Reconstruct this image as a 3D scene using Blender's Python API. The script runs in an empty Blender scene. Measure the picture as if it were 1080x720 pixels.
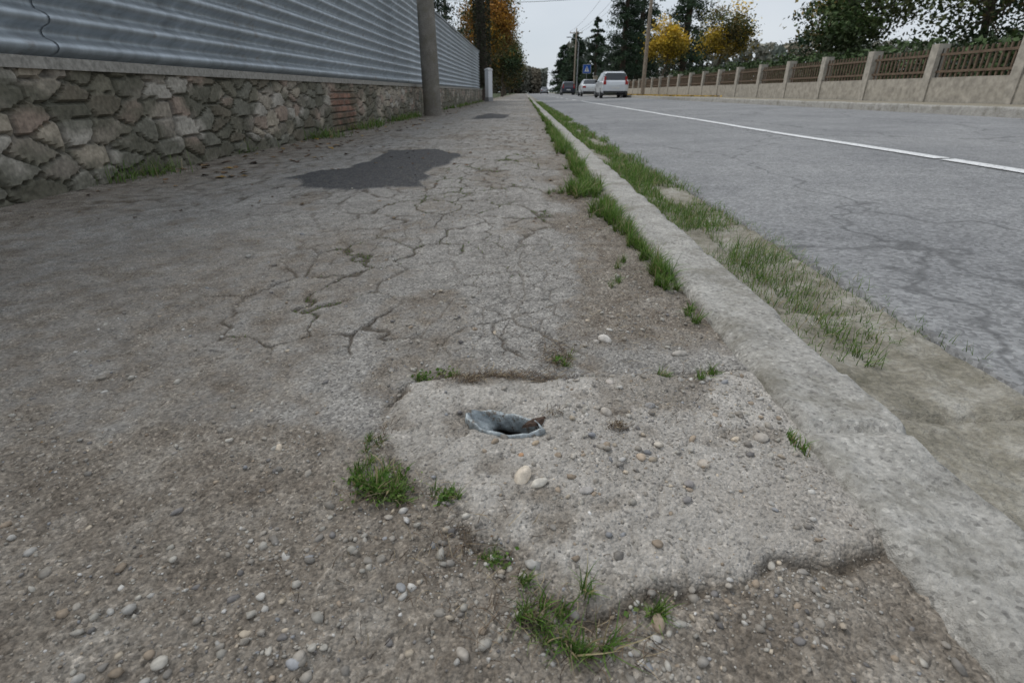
import bpy, math, numpy as np, bmesh
from mathutils import Vector, Matrix
RS=np.random.RandomState
sc=bpy.context.scene
# ------------------------------------------------------------------ numpy noise
def h2(i,j,s=0.):
    v=np.sin(i*127.1+j*311.7+s*74.7)*43758.5453
    return v-np.floor(v)
def sm(a,b,x):
    t=np.clip((x-a)/(b-a),0,1); return t*t*(3-2*t)
def vn(x,y,s=0.):
    x=np.asarray(x,float);y=np.asarray(y,float)
    i=np.floor(x);j=np.floor(y);fx=x-i;fy=y-j
    fx=fx*fx*(3-2*fx);fy=fy*fy*(3-2*fy)
    return (h2(i,j,s)*(1-fx)+h2(i+1,j,s)*fx)*(1-fy)+(h2(i,j+1,s)*(1-fx)+h2(i+1,j+1,s)*fx)*fy
def fbm(x,y,s=0.,o=4):
    r=0;a=.5;t=0
    for k in range(o):
        r=r+a*vn(x*2**k,y*2**k,s+k*3.1);t+=a;a*=.5
    return r/t
def worley(x,y,s=0.,jit=.85):
    i=np.floor(x);j=np.floor(y)
    f1=np.full(x.shape,9.);f2=np.full(x.shape,9.);idd=np.zeros(x.shape)
    for a in(-1,0,1):
        for b in(-1,0,1):
            ci=i+a;cj=j+b
            px=ci+.5+(h2(ci,cj,s)-.5)*jit;py=cj+.5+(h2(ci,cj,s+5)-.5)*jit
            d=np.hypot(px-x,py-y)
            n=d<f1
            f2=np.where(n,f1,np.minimum(f2,d))
            idd=np.where(n,h2(ci,cj,s+9),idd)
            f1=np.where(n,d,f1)
    return f1,f2,idd
def sdf(x,y,P):
    P=np.array(P);d=np.full(x.shape,1e9);ins=np.zeros(x.shape,bool)
    n=len(P)
    for k in range(n):
        ax,ay=P[k];bx,by=P[(k+1)%n]
        ex,ey=bx-ax,by-ay
        t=np.clip(((x-ax)*ex+(y-ay)*ey)/(ex*ex+ey*ey),0,1)
        d=np.minimum(d,np.hypot(x-ax-t*ex,y-ay-t*ey))
        c=((ay>y)!=(by>y))
        with np.errstate(divide='ignore',invalid='ignore'):
            xi=ax+(y-ay)*ex/(ey if ey!=0 else 1e-9)
        ins^=(c&(x<xi))
    return np.where(ins,-d,d)
# ------------------------------------------------------------------ mesh helpers
def mk(name,V,F,mats,col=None,midx=None,smooth=False,attrs=None):
    V=np.asarray(V,np.float32);F=np.asarray(F,np.int32)
    me=bpy.data.meshes.new(name)
    me.vertices.add(len(V));me.vertices.foreach_set('co',V.ravel())
    M,k=F.shape
    me.loops.add(M*k);me.loops.foreach_set('vertex_index',F.ravel())
    me.polygons.add(M);me.polygons.foreach_set('loop_start',np.arange(0,M*k,k,dtype=np.int32))
    if midx is not None: me.polygons.foreach_set('material_index',np.asarray(midx,np.int32))
    me.polygons.foreach_set('use_smooth',np.full(M,smooth,bool))
    me.update(calc_edges=True)
    if col is not None:
        a=me.color_attributes.new('col','FLOAT_COLOR','POINT')
        c=np.asarray(col,np.float32)
        if c.shape[1]==3:c=np.concatenate([c,np.ones((len(c),1),np.float32)],1)
        a.data.foreach_set('color',c.ravel())
    for m in (mats if isinstance(mats,(list,tuple)) else [mats]): me.materials.append(m)
    o=bpy.data.objects.new(name,me);sc.collection.objects.link(o)
    return o
def gridF(nr,nc):
    i=np.arange(nr-1)[:,None]*nc+np.arange(nc-1)[None,:]
    return np.stack([i,i+1,i+nc+1,i+nc],-1).reshape(-1,4)
class B:
    def __init__(s): s.V=[];s.F=[];s.C=[];s.M=[];s.n=0
    def add(s,V,F,C,m=0):
        V=np.asarray(V,float);F=np.asarray(F,int);C=np.asarray(C,float)
        if C.ndim==1:C=np.tile(C,(len(V),1))
        s.V.append(V);s.F.append(F+s.n);s.C.append(C);s.M.append(np.full(len(F),m));s.n+=len(V)
    def tube(s,pts,rad,C,m=0,seg=8,cap=False):
        pts=np.array(pts,float);n=len(pts);V=[]
        for k in range(n):
            d=pts[min(k+1,n-1)]-pts[max(k-1,0)];d/=np.linalg.norm(d)+1e-9
            up=np.array([0,0,1.]) if abs(d[2])<.9 else np.array([1.,0,0])
            a=np.cross(d,up);a/=np.linalg.norm(a);b=np.cross(d,a)
            for q in range(seg):
                t=2*math.pi*q/seg;V.append(pts[k]+rad[k]*(a*math.cos(t)+b*math.sin(t)))
        F=[[k*seg+q,k*seg+(q+1)%seg,(k+1)*seg+(q+1)%seg,(k+1)*seg+q] for k in range(n-1) for q in range(seg)]
        if cap:
            V.append(pts[-1]);c=len(V)-1
            for q in range(0,seg,2):F.append([(n-1)*seg+q,(n-1)*seg+(q+1)%seg,(n-1)*seg+(q+2)%seg,c])
        s.add(V,F,C,m)
    def box(s,x0,x1,y0,y1,z0,z1,C,m=0):
        V=[(x,y,z) for z in(z0,z1) for y in(y0,y1) for x in(x0,x1)]
        F=[[0,2,3,1],[4,5,7,6],[0,1,5,4],[2,6,7,3],[0,4,6,2],[1,3,7,5]]
        s.add(V,F,C,m)
    def leaves(s,P,size,C,rng,m=1,flat=.0,asp=.6):
        N=len(P);n=rng.normal(size=(N,3));n[:,2]=n[:,2]+flat;n/=np.linalg.norm(n,axis=1)[:,None]
        r=rng.normal(size=(N,3));a=np.cross(n,r);a/=np.linalg.norm(a,axis=1)[:,None];b=np.cross(n,a)
        L=(size*rng.uniform(.6,1.4,N))[:,None]
        V=np.stack([P-a*L*.5,P+b*L*.5*asp-a*L*.02+n*L*.1,P+a*L*.5,P-b*L*.5*asp+n*L*.1],1).reshape(-1,3)
        F=np.arange(4*N).reshape(N,4)
        s.add(V,F,np.repeat(C,4,0),m)
    def make(s,name,mats,smooth=False):
        return mk(name,np.concatenate(s.V),np.concatenate(s.F),mats,np.concatenate(s.C),np.concatenate(s.M),smooth)
# ------------------------------------------------------------------ material helpers
class NT:
    def __init__(s,name):
        s.m=bpy.data.materials.new(name);s.m.use_nodes=True;s.t=s.m.node_tree
        s.b=s.t.nodes['Principled BSDF'];s.tc=s.t.nodes.new('ShaderNodeTexCoord').outputs['Object']
    def n(s,ty,**k):
        x=s.t.nodes.new(ty)
        for a,v in k.items():setattr(x,a,v)
        return x
    def put(s,sock,v):
        if isinstance(v,bpy.types.NodeSocket):s.t.links.new(v,sock)
        else:
            if isinstance(v,(tuple,list)) and len(v)==3 and sock.type=='RGBA':v=(*v,1)
            sock.default_value=v
    def noise(s,scale,det=4,rough=.55,vec=None,col=False):
        x=s.n('ShaderNodeTexNoise');s.put(x.inputs['Vector'],vec or s.tc)
        x.inputs['Scale'].default_value=scale;x.inputs['Detail'].default_value=min(det,4.5);x.inputs['Roughness'].default_value=rough
        return x.outputs['Color' if col else 'Fac']
    def vor(s,scale,feat='F1',out='Distance',vec=None):
        x=s.n('ShaderNodeTexVoronoi',feature=feat);s.put(x.inputs['Vector'],vec or s.tc);x.inputs['Scale'].default_value=scale
        return x.outputs[out]
    def ramp(s,fac,stops):
        x=s.n('ShaderNodeValToRGB');e=x.color_ramp.elements
        while len(e)<len(stops):e.new(.5)
        for k,(p,c) in enumerate(stops):
            e[k].position=p;e[k].color=(c,c,c,1) if not isinstance(c,(tuple,list)) else (*c,1)
        s.put(x.inputs['Fac'],fac);return x.outputs['Color']
    def mix(s,fac,a,b,mode='MIX'):
        x=s.n('ShaderNodeMix',data_type='RGBA',blend_type=mode)
        s.put(x.inputs['Factor'],fac);s.put(x.inputs[6],a);s.put(x.inputs[7],b);return x.outputs[2]
    def math(s,op,a,b=0.,c=0.,clamp=False):
        x=s.n('ShaderNodeMath',operation=op,use_clamp=clamp);s.put(x.inputs[0],a);s.put(x.inputs[1],b);s.put(x.inputs[2],c);return x.outputs[0]
    def sep(s,c):
        x=s.n('ShaderNodeSeparateColor');s.put(x.inputs[0],c);return x.outputs
    def bump(s,h,strength=.5,dist=.01):
        x=s.n('ShaderNodeBump');s.put(x.inputs['Height'],h);x.inputs['Strength'].default_value=strength;x.inputs['Distance'].default_value=dist
        s.put(s.b.inputs['Normal'],x.outputs[0])
    def fin(s,color=None,rough=.85,metal=0.,spec=None):
        if color is not None:s.put(s.b.inputs['Base Color'],color)
        s.put(s.b.inputs['Roughness'],rough);s.b.inputs['Metallic'].default_value=metal
        if spec is not None:s.b.inputs['Specular IOR Level'].default_value=spec
        return s.m
def attr(N,name='col'):
    a=N.n('ShaderNodeAttribute',attribute_name=name);return a
def m_col(name,rough=.8,var=.25,scale=20,metal=0,spec=.3,trans=0,det=3):
    N=NT(name);a=attr(N).outputs['Color']
    f=N.ramp(N.noise(scale,det),[(.25,1-var),(.75,1+var)])
    c=N.mix(1.,a,f,'MULTIPLY')
    m=N.fin(c,rough,metal,spec)
    if trans:
        t=N.n('ShaderNodeBsdfTranslucent');N.put(t.inputs['Color'],c)
        mx=N.n('ShaderNodeMixShader');mx.inputs[0].default_value=trans
        out=N.t.nodes['Material Output']
        N.t.links.new(N.b.outputs[0],mx.inputs[1]);N.t.links.new(t.outputs[0],mx.inputs[2]);N.t.links.new(mx.outputs[0],out.inputs['Surface'])
    return m
def m_plain(name,c,rough=.5,metal=0,var=.15,scale=15,spec=.4):
    N=NT(name);f=N.ramp(N.noise(scale,4),[(.3,tuple(v*(1-var) for v in c)),(.7,tuple(min(1,v*(1+var)) for v in c))])
    return N.fin(f,rough,metal,spec)
# ================================================================== SIDEWALK
SLAB=[(-.2066,.605),(-.2176,.677),(-.1947,.778),(-.117,.81),(-.05,.80),(.016,.787),(.07,.80),(.1166,.81),(.19,.826),(.2556,.82),(.36,.83),(.5,.84),
      (.5,.40),(.40,.43),(.33,.40),(.27,.41),(.22,.385),(.145,.366),(.115,.352),(.0918,.339),(.059,.327),(.011,.371),(-.0187,.406),(-.045,.425),(-.0633,.446),(-.0888,.476),(-.12,.51),(-.1476,.544)]
PATCH=[(-.48,4.3),(-.6,3.5),(-.55,2.85),(-.85,2.78),(-1.1,2.8),(-1.35,3.1),(-1.3,3.4),(-1.12,3.6),(-1.12,4.0),(-1.12,4.75),(-.75,4.85)]
PATCH2=[(-.95,10.3),(-.4,10.6),(-.3,12.6),(-.8,13.2),(-1.0,11.8)]
HC=(-.029,.651);HA=math.radians(-20)
def hole_r(x,y):
    dx=x-HC[0];dy=y-HC[1];u=dx*math.cos(HA)+dy*math.sin(HA);v=-dx*math.sin(HA)+dy*math.cos(HA)
    return np.sqrt((u/.056)**2+(v/.025)**2)
def masks(x,y):
    wx=x+.03*(fbm(x*9,y*9,1,3)-.5)+.010*(fbm(x*55,y*55,2,3)-.5)
    wy=y+.03*(fbm(x*9,y*9,7,3)-.5)+.010*(fbm(x*55,y*55,8,3)-.5)
    sd=sdf(wx,wy,SLAB)
    slab=sm(.003,-.004,sd)
    pw=.12
    p=np.minimum(sdf(x+pw*(fbm(x*6,y*6,3,4)-.5),y+2*pw*(fbm(x*5,y*5,4,4)-.5),PATCH),sdf(x+.2*(fbm(x*4,y*4,5)-.5),y+.5*(fbm(x*2,y*2,6)-.5),PATCH2))
    patch=sm(.012,-.012,p)
    nz=fbm(x*5,y*3.5,11,5);nl=fbm(x*2.2,y*1.5,13,4)
    nf=fbm(x*28,y*22,12,4)
    right=sm(.03,.19,x+.30*(nz-.5)+.35*(nl-.5))*sm(.85,1.0,y)*(1-.4*sm(2.5,5,y))*.92
    near=sm(.70,.56,y+.14*(nz-.5))
    left=sm(-.22,-.50,x+.3*(nz-.5))*sm(2.6,1.2,y)*.55
    gen=sm(.50,.66,nz)*.55
    edgeL=sm(-1.2,-2.1,x+.7*(nz-.5))*.8
    D=np.maximum.reduce([right,near,left,gen,edgeL])
    D=np.clip(D+(nf-.5)*.9*sm(0.02,.3,D),0,1)
    D=np.where(patch>.5,D*.25,D)
    # alligator crack network
    qx=x*6.2+.40*(fbm(x*7,y*7,21,3)-.5)*2;qy=y*4.2+.40*(fbm(x*7,y*7,22,3)-.5)*2
    f1,f2,i1=worley(qx,qy,3.,.8)
    act=sm(.84,.92,y)*(1-sm(.07,.22,x+.12*(nz-.5)))*(1-sm(5,8,y)*.6)*(1-.8*sm(-.55,-.9,x)*sm(2.6,1.8,y))
    cov=.45+.55*sm(.36,.5,fbm(x*2.4,y*1.5,31,2)+.07)
    wd=.026+.085*vn(x*11,y*11,33)**2+.020*np.clip(y-1,0,5)
    cr=(1-sm(wd*.3,wd,f2-f1))*act*cov
    f1,f2,_=worley(x*13+.5*fbm(x*13,y*13,43),y*10+.5*fbm(x*13,y*13,44),8.)
    cr=np.maximum(cr,(1-sm(.012,.05+.02*np.clip(y-1,0,4),f2-f1))*.6*act*sm(.44,.58,fbm(x*4,y*3,45,2)))
    f1,f2,_=worley(x*1.3+.5*fbm(x*3,y*3,41),y*.75+.5*fbm(x*3,y*3,42),6.)
    cr=np.maximum(cr,(1-sm(.01,.03,f2-f1))*sm(2.0,3,y)*.9)
    cr=cr*(1-slab)*(1-patch)
    seam=(1-sm(.003,.008+.010*vn(x*40,y*40,51),np.abs(sd)))*sm(.35,.65,vn(x*19,y*19,52)+.25*sm(.6,.75,y))
    f1,f2,_=worley(x*3.3+.4*fbm(x*8,y*8,61),y*3.3+.4*fbm(x*8,y*8,62),12.)
    hl=(1-sm(.006,.016,f2-f1))*slab*.25
    cr=np.maximum.reduce([cr,seam*.75,hl])
    return slab,D*(1-slab*.8)+slab*np.maximum(sm(.50,.68,fbm(x*11,y*11,71,4))*.5,sm(-.035,0,sd)*.5*sm(.4,.6,nf)),cr,patch,i1,sd
def H(x,y,mk_=None):
    x=np.asarray(x,float);y=np.asarray(y,float)
    slab,D,cr,patch,i1,sd=mk_ if mk_ is not None else masks(x,y)
    z=.008*(fbm(x*3,y*3,80,3)-.5)+.0055*(fbm(x*26,y*26,81,3)-.5)*(1+D)+.0024*(vn(x*130,y*130,82)-.5)*(1+1.2*D)
    z=z+slab*.009*sm(.02,-.03,sd)-.006*cr-.003*D+patch*.006+.005*(i1-.5)*(1-slab)*sm(.9,1.1,y)
    r=hole_r(x,y)
    z=z-.006*sm(1.6,1.0,r)
    z=np.where(r<.98,-.16,z)
    return z
def lin(a,b,s):return list(np.arange(a,b,s))
xs=[];x=.405
while x>-2.5:
    xs.append(x);x-=max(.003,.0165*abs(x+.36)) if x<-.42 else .003
xs=np.array(xs[::-1])
ys=lin(-4,.15,.12);y=.15
while y<170:
    ys.append(y);y+=max(.003,.0105*(y-.9)) if y>1 else .003
ys=np.array(ys)
X,Y=np.meshgrid(xs,ys)
X=X.ravel();Y=Y.ravel()
mm=masks(X,Y);Z=H(X,Y,mm)
def m_sidewalk():
    N=NT('sidewalk_surface');a=attr(N);c=N.sep(a.outputs['Color']);slab,D,cr=c[0],c[1],c[2];patch=a.outputs['Alpha']
    n1=N.noise(3.5,4,.65);n2=N.noise(26,4,.68);n3=N.noise(170,3,.65)
    vv=N.n('ShaderNodeTexVoronoi');N.put(vv.inputs['Vector'],N.tc);vv.inputs['Scale'].default_value=250
    s3=N.sep(vv.outputs['Color']);spv=s3[0];sp2=s3[1];sd=vv.outputs['Distance']
    asph=N.ramp(n1,[(.3,(.275,.259,.236)),(.7,(.385,.365,.336))])
    asph=N.mix(1.,asph,N.ramp(spv,[(0,.55),(.45,.92),(.8,1.1),(1,1.5)]),'MULTIPLY')
    asph=N.mix(1.,asph,N.ramp(n2,[(.3,.72),(.7,1.22)]),'MULTIPLY')
    con=N.ramp(n1,[(.3,(.385,.355,.315)),(.7,(.530,.500,.455))])
    con=N.mix(1.,con,N.ramp(n2,[(.3,.74),(.68,1.18)]),'MULTIPLY')
    con=N.mix(1.,con,N.ramp(n3,[(.3,.72),(.7,1.22)]),'MULTIPLY')
    con=N.mix(1.,con,N.ramp(sp2,[(0,.55),(.14,.95),(.9,1.03),(1,1.35)]),'MULTIPLY')
    dirt=N.ramp(N.noise(11,4.5,.7),[(.3,(.165,.138,.110)),(.5,(.245,.213,.176)),(.72,(.360,.328,.285))])
    dirt=N.mix(1.,dirt,N.ramp(n3,[(.3,.6),(.7,1.35)]),'MULTIPLY')
    dirt=N.mix(1.,dirt,N.ramp(sp2,[(0,.6),(.3,.95),(.85,1.05),(1,1.6)]),'MULTIPLY')
    pat=N.ramp(spv,[(0,(.035,.035,.038)),(.6,(.075,.075,.078)),(1,(.15,.148,.145))])
    pat=N.mix(N.ramp(n2,[(.5,0.),(.75,.35)]),pat,(.25,.22,.18))
    col=N.mix(slab,asph,con)
    Dn=N.math('MULTIPLY_ADD',N.math('SUBTRACT',n2,.5),1.1,D)
    col=N.mix(N.ramp(Dn,[(.15,0.),(.8,1.)]),col,dirt)
    col=N.mix(patch,col,pat)
    col=N.mix(N.math('MULTIPLY',cr,.82),col,(.080,.064,.047))
    h=N.math('MULTIPLY_ADD',n3,.9,N.math('MULTIPLY',sd,-.7))
    h=N.math('ADD',h,N.math('MULTIPLY',n2,1.2))
    N.bump(h,.85,.0045)
    return N.fin(col,.92,0,.2)
col=np.stack([mm[0],mm[1],mm[2],mm[3]],1)
mk('sidewalk',np.stack([X,Y,Z],1),gridF(len(ys),len(xs)),m_sidewalk(),col,smooth=True)
# ================================================================== KERB
def m_conc(name,a=(.27,.245,.21),b=(.42,.39,.34),s=9):
    N=NT(name);c=N.ramp(N.noise(s,4.5,.7),[(.3,a),(.7,b)])
    c=N.mix(1.,c,N.ramp(N.noise(90,3,.65),[(.3,.68),(.7,1.22)]),'MULTIPLY')
    c=N.mix(1.,c,N.ramp(N.sep(N.vor(200,out='Color'))[0],[(0,.6),(.15,.95),(.9,1.02),(1,1.3)]),'MULTIPLY')
    c=N.mix(N.ramp(N.noise(4,4.5,.75),[(.50,0.),(.66,.65)]),c,(.17,.155,.115))
    N.bump(N.noise(60,4.5,.75),.95,.009)
    return N.fin(c,.92,0,.2)
MC=m_conc('kerb_concrete',(.34,.325,.295),(.52,.50,.46))
def strip(name,prof,ya,yb,mat,step0=.012,g=.012,amp=.004,joint=1.0,zf=None,seed=0,jd=.012):
    yy=[];y=ya
    while y<yb:
        yy.append(y);y+=max(step0,g*abs(y))
    yy=np.array(yy+[yb]);P=[]
    for (x0,z0),(x1,z1) in zip(prof[:-1],prof[1:]):
        n=max(1,int(math.hypot(x1-x0,z1-z0)/.012))
        for k in range(n):P.append((x0+(x1-x0)*k/n,z0+(z1-z0)*k/n))
    P.append(prof[-1]);P=np.array(P)
    px,Yg=np.meshgrid(P[:,0],yy);pz,_=np.meshgrid(P[:,1],yy)
    fr=np.abs((Yg/joint+.37)-np.round(Yg/joint+.37))*joint
    blk=np.round(Yg/joint+.87)
    z=pz+amp*2*(fbm(px*18,Yg*18,seed,4)-.5)+(h2(blk,blk*0,seed)-.5)*.010-jd*(1-sm(.004,.012,fr))
    xx=px+amp*1.6*(fbm(px*15+9,Yg*15,seed+3,4)-.5)+(h2(blk,blk*0,seed+2)-.5)*.008
    ch=sm(.50,.68,fbm(Yg*9,Yg*0+2,seed+6,3));e=sm(P[:,0].min()+.035,P[:,0].min(),px)+sm(P[:,0].max()-.035,P[:,0].max(),px)
    z=z-ch*e*.020
    if zf is not None:z=z+zf(Yg)
    return mk(name,np.stack([xx.ravel(),Yg.ravel(),z.ravel()],1),gridF(len(yy),len(P)),mat,smooth=True)
strip('kerb',[(.398,-.12),(.400,.008),(.410,.020),(.545,.020),(.556,.008),(.562,-.14)],-4,170,MC,seed=4,amp=.0065)
GM=NT('gutter_concrete');g_=GM.ramp(GM.noise(7,4.5,.75),[(.3,(.17,.155,.11)),(.5,(.30,.275,.22)),(.72,(.50,.475,.42))])
g_=GM.mix(1.,g_,GM.ramp(GM.noise(80,4,.7),[(.3,.65),(.7,1.25)]),'MULTIPLY')
GM.bump(GM.noise(70,4,.7),1.,.012);GM.fin(g_,.9)
strip('gutter',[(.558,-.075),(.75,-.085),(.755,-.088),(.95,-.076),(1.0,-.11)],-4,170,GM.m,amp=.010,joint=.5,seed=9,jd=.02)
# ================================================================== ROAD
def rz(x):return -.066+.03*(x-.95)
def m_road():
    N=NT('road_asphalt');c=N.ramp(N.noise(.8,4.5,.65),[(.3,(.205,.206,.208)),(.7,(.290,.289,.286))])
    c=N.mix(1.,c,N.ramp(N.sep(N.vor(90,out='Color'))[0],[(0,.7),(1,1.35)]),'MULTIPLY')
    c=N.mix(1.,c,N.ramp(N.noise(9,4,.65),[(.3,.85),(.7,1.12)]),'MULTIPLY')
    mp=N.n('ShaderNodeMapping');N.put(mp.inputs['Vector'],N.tc);mp.inputs['Scale'].default_value=(1,.45,1)
    wv=N.n('ShaderNodeVectorMath',operation='ADD');N.put(wv.inputs[0],mp.outputs[0]);
    sc_=N.n('ShaderNodeVectorMath',operation='SCALE');N.put(sc_.inputs[0],N.noise(2,3,.6,col=True));sc_.inputs['Scale'].default_value=.6;N.put(wv.inputs[1],sc_.outputs[0])
    e=N.vor(.55,'DISTANCE_TO_EDGE',vec=wv.outputs[0])
    c=N.mix(N.ramp(e,[(.002,.6),(.009,0.)]),c,(.08,.08,.08))
    N.bump(N.vor(110),.5,.006);return N.fin(c,.8,0,.3)
yy=np.array(lin(-6,1.5,.3)+lin(1.5,12,.05)+lin(12,30,.5)+lin(30,400,5)+[400]);xx=np.concatenate([[.955,.96,.985],np.linspace(1.02,7.0,16)])
Xr,Yr=np.meshgrid(xx,yy);Zr=rz(Xr)+.02*(fbm(Xr*.7,Yr*.4,2)-.5)*sm(7,6.5,Xr)*sm(.95,1.3,Xr)
Zr=np.where(Xr<.958,-.13,Zr);Xr=Xr+.035*(fbm(Yr*5,Yr*0,5)-.5)*(Xr<1.)
mk('road',np.stack([Xr.ravel(),Yr.ravel(),Zr.ravel()],1),gridF(len(yy),len(xx)),m_road(),smooth=True)
b=B();N=NT('road_paint');f=N.ramp(N.noise(35,4,.7),[(.34,0.),(.46,1.)])
N.fin(N.mix(f,(.26,.26,.26),(.78,.78,.77)),.7)
y=-5.
while y<150:
    a,c=y,y+3.0
    n=12;yy_=np.linspace(a,c,n);xx_=np.array([3.03,3.09,3.15])
    Xl,Yl=np.meshgrid(xx_,yy_);Zl=rz(Xl)+.02*(fbm(Xl*.7,Yl*.4,2)-.5)+.007
    b.add(np.stack([Xl.ravel(),Yl.ravel(),Zl.ravel()],1),gridF(n,3),(1,1,1))
    y+= 3.05 if y<26 else 6.
b.make('road_marking',[N.m])
strip('far_kerb',[(6.99,.02),(7.0,.235),(7.01,.25),(7.13,.25),(7.14,.24),(7.14,.0)],-6,300,MC,step0=.1,g=.03,seed=14)
yy=np.array(lin(-6,40,.6)+lin(40,300,6)+[300]);xx=np.linspace(7.135,9.5,8);Xf,Yf=np.meshgrid(xx,yy)
mk('far_sidewalk',np.stack([Xf.ravel(),Yf.ravel(),(.235+.02*(fbm(Xf*2,Yf*2,3)-.5)).ravel()],1),gridF(len(yy),len(xx)),m_conc('far_sidewalk_concrete',(.26,.23,.17),(.40,.36,.29),2),smooth=True)
# ================================================================== GROUND SHEET
gx=np.array([-900,-400,-150,-60,-25,-12,-6,-2.6,-2.45,.2,.7,6.8,7.05,9.3,9.6,14,25,60,150,400,900.])
gzv=np.interp(gx,[-900,-2.46,-2.44,.7,6.8,7.05,9.3,9.6,900],[.0,.0,-.3,-.3,-.3,-.02,.1,.24,.24])
gy=np.array([-60,-20,-5,5,15,30,60,100,160,250,400,700,1200,2000.])
Xg,Yg=np.meshgrid(gx,gy);Zg=np.tile(gzv,(len(gy),1))
N=NT('ground_turf');c=N.ramp(N.noise(.9,4.5,.7),[(.35,(.035,.055,.016)),(.6,(.07,.085,.03)),(.75,(.14,.105,.06))]);N.bump(N.noise(25,4),.9,.05);N.fin(c,.95)
mk('ground',np.stack([Xg.ravel(),Yg.ravel(),Zg.ravel()],1),gridF(len(gy),len(gx)),N.m)
# ================================================================== PIPE STUB IN THE SLAB
def pipe():
    rings=[(1.08,1.14,0,0,-.014),(1.08,1.12,0,0,.000),(1.04,1.06,0,0,.0035),(.98,.98,0,0,.0045),(.95,.91,.001,.001,.000),(.86,.78,.004,.0030,-.008),(.70,.66,.010,.0056,-.015),(.60,.60,.014,.0068,-.022),(.58,.58,.014,.0068,-.04),(.58,.58,.014,.0068,-.15)]
    n=120;V=[];z0=.006
    for k,(su,sv,du,dv,z) in enumerate(rings):
        for q in range(n):
            t=2*math.pi*q/n;c,s_=math.cos(t),math.sin(t)
            wob=1+.05*math.sin(3*t+1)+.025*math.sin(7*t+k*.6)+.012*math.sin(19*t)
            u=.058*su*c*wob+du;v=.0265*sv*s_*(abs(s_)**.2)*wob+dv
            zz=z+.0030*math.sin(2*t+.7)+.0014*math.sin(9*t+k)
            if 4<=k<=7: v+=.0022*math.sin(2.*t+1.5)+.001*math.sin(6*t)
            V.append((HC[0]+u*math.cos(HA)-v*math.sin(HA),HC[1]+u*math.sin(HA)+v*math.cos(HA),z0+zz))
    F=[[k*n+q,k*n+(q+1)%n,(k+1)*n+(q+1)%n,(k+1)*n+q] for k in range(len(rings)-1) for q in range(n)]
    N=NT('galvanised_steel');c=N.ramp(N.noise(40,4.5,.75),[(.3,(.18,.20,.21)),(.55,(.38,.42,.435)),(.75,(.56,.60,.61))])
    c=N.mix(N.ramp(N.noise(60,4.5,.75),[(.53,0.),(.63,.9)]),c,(.15,.12,.09))
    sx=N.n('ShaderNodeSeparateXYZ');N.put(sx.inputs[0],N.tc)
    c=N.mix(N.ramp(N.math('MULTIPLY_ADD',sx.outputs[2],40.,1.2,True),[(.35,1.),(.66,0.)]),c,(.018,.015,.012))  # shade of the bore painted in: steel fades to near black with depth
    N.bump(N.noise(90,4,.7),.7,.004);N.fin(c,.5,.4)
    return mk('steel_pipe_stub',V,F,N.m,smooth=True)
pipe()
def flake():
    V=[];L=[(.000,.639),(.008,.647),(.017,.652),(.027,.660),(.037,.662),(.032,.651),(.024,.643),(.012,.637)]
    for z,s in((.006,1),(.011,.88)):
        cx,cy=.019,.648
        for i,(x,y) in enumerate(L):V.append((cx+(x-cx)*s,cy+(y-cy)*s,z+.005*((i*37)%5)/5))
    k=len(L);V.append((.019,.648,.013));F=[[i,(i+1)%k,k+(i+1)%k,k+i] for i in range(k)]+[[k+i,k+(i+1)%k,k+(i+2)%k,2*k] for i in range(0,k,2)]
    return mk('rusty_metal_flake',V,F,m_plain('rust',(.085,.055,.040),.9,0,.6,150))
flake()
# ================================================================== STONES
def ico(sub):
    bm=bmesh.new();bmesh.ops.create_icosphere(bm,subdivisions=sub,radius=1)
    V=np.array([v.co[:] for v in bm.verts]);F=np.array([[v.index for v in f.verts] for f in bm.faces]);bm.free();return V,F
def stones(name,P,S,C,rng,sub=1,flat=.6,rough=.18,mat=None,sink=.3):
    V0,F0=ico(sub);n=len(P);nv=len(V0)
    sx=S*rng.uniform(.85,1.35,n);sy=S*rng.uniform(.7,1.05,n);sz=S*flat*rng.uniform(.7,1.2,n)
    d=np.ones((n,nv))
    for k in range(4):
        w=rng.normal(size=(n,3))*1.7;ph=rng.uniform(0,6.28,n)
        d+=rough*.5*np.sin(np.einsum('nk,vk->nv',w,V0)+ph[:,None])
    V=V0[None]*d[...,None]*np.stack([sx,sy,sz],1)[:,None]
    a=rng.uniform(0,6.28,n);ca,sa=np.cos(a)[:,None],np.sin(a)[:,None]
    ti=rng.uniform(-.35,.35,n)[:,None]
    x,y,z=V[...,0],V[...,1],V[...,2]
    z=z+x*ti
    V=np.stack([x*ca-y*sa,x*sa+y*ca,z],-1)
    P=P.copy();P[:,2]+=sz*(1-2*sink)*.8
    V=V+P[:,None]
    F=(F0[None]+np.arange(n)[:,None,None]*nv).reshape(-1,3)
    return mk(name,V.reshape(-1,3),F,mat,np.repeat(C,nv,0),smooth=True)
def stonecol(n,rng):
    pal=np.array([(.39,.365,.32),(.32,.29,.25),(.25,.23,.205),(.46,.44,.405),(.33,.265,.20),(.19,.178,.17),(.28,.28,.285),(.48,.41,.32),(.57,.55,.52)])
    pr=np.array([.24,.24,.14,.1,.08,.08,.06,.05,.02]);pr/=pr.sum()
    return pal[rng.choice(len(pal),n,p=pr)]*rng.uniform(.8,1.2,(n,1))
MS=m_col('pebble_stone',.8,.3,160)
rng=RS(5)
def scatter(n,x0,x1,y0,y1,fn,rng):
    out=[];tot=0
    while tot<n:
        x=rng.uniform(x0,x1,20000);t=rng.uniform(0,1,20000);y=y0*(y1/y0)**t
        k=rng.uniform(0,1,20000)<fn(x,y);out.append(np.stack([x[k],y[k]],1));tot+=k.sum()
    return np.concatenate(out)[:n]
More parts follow.
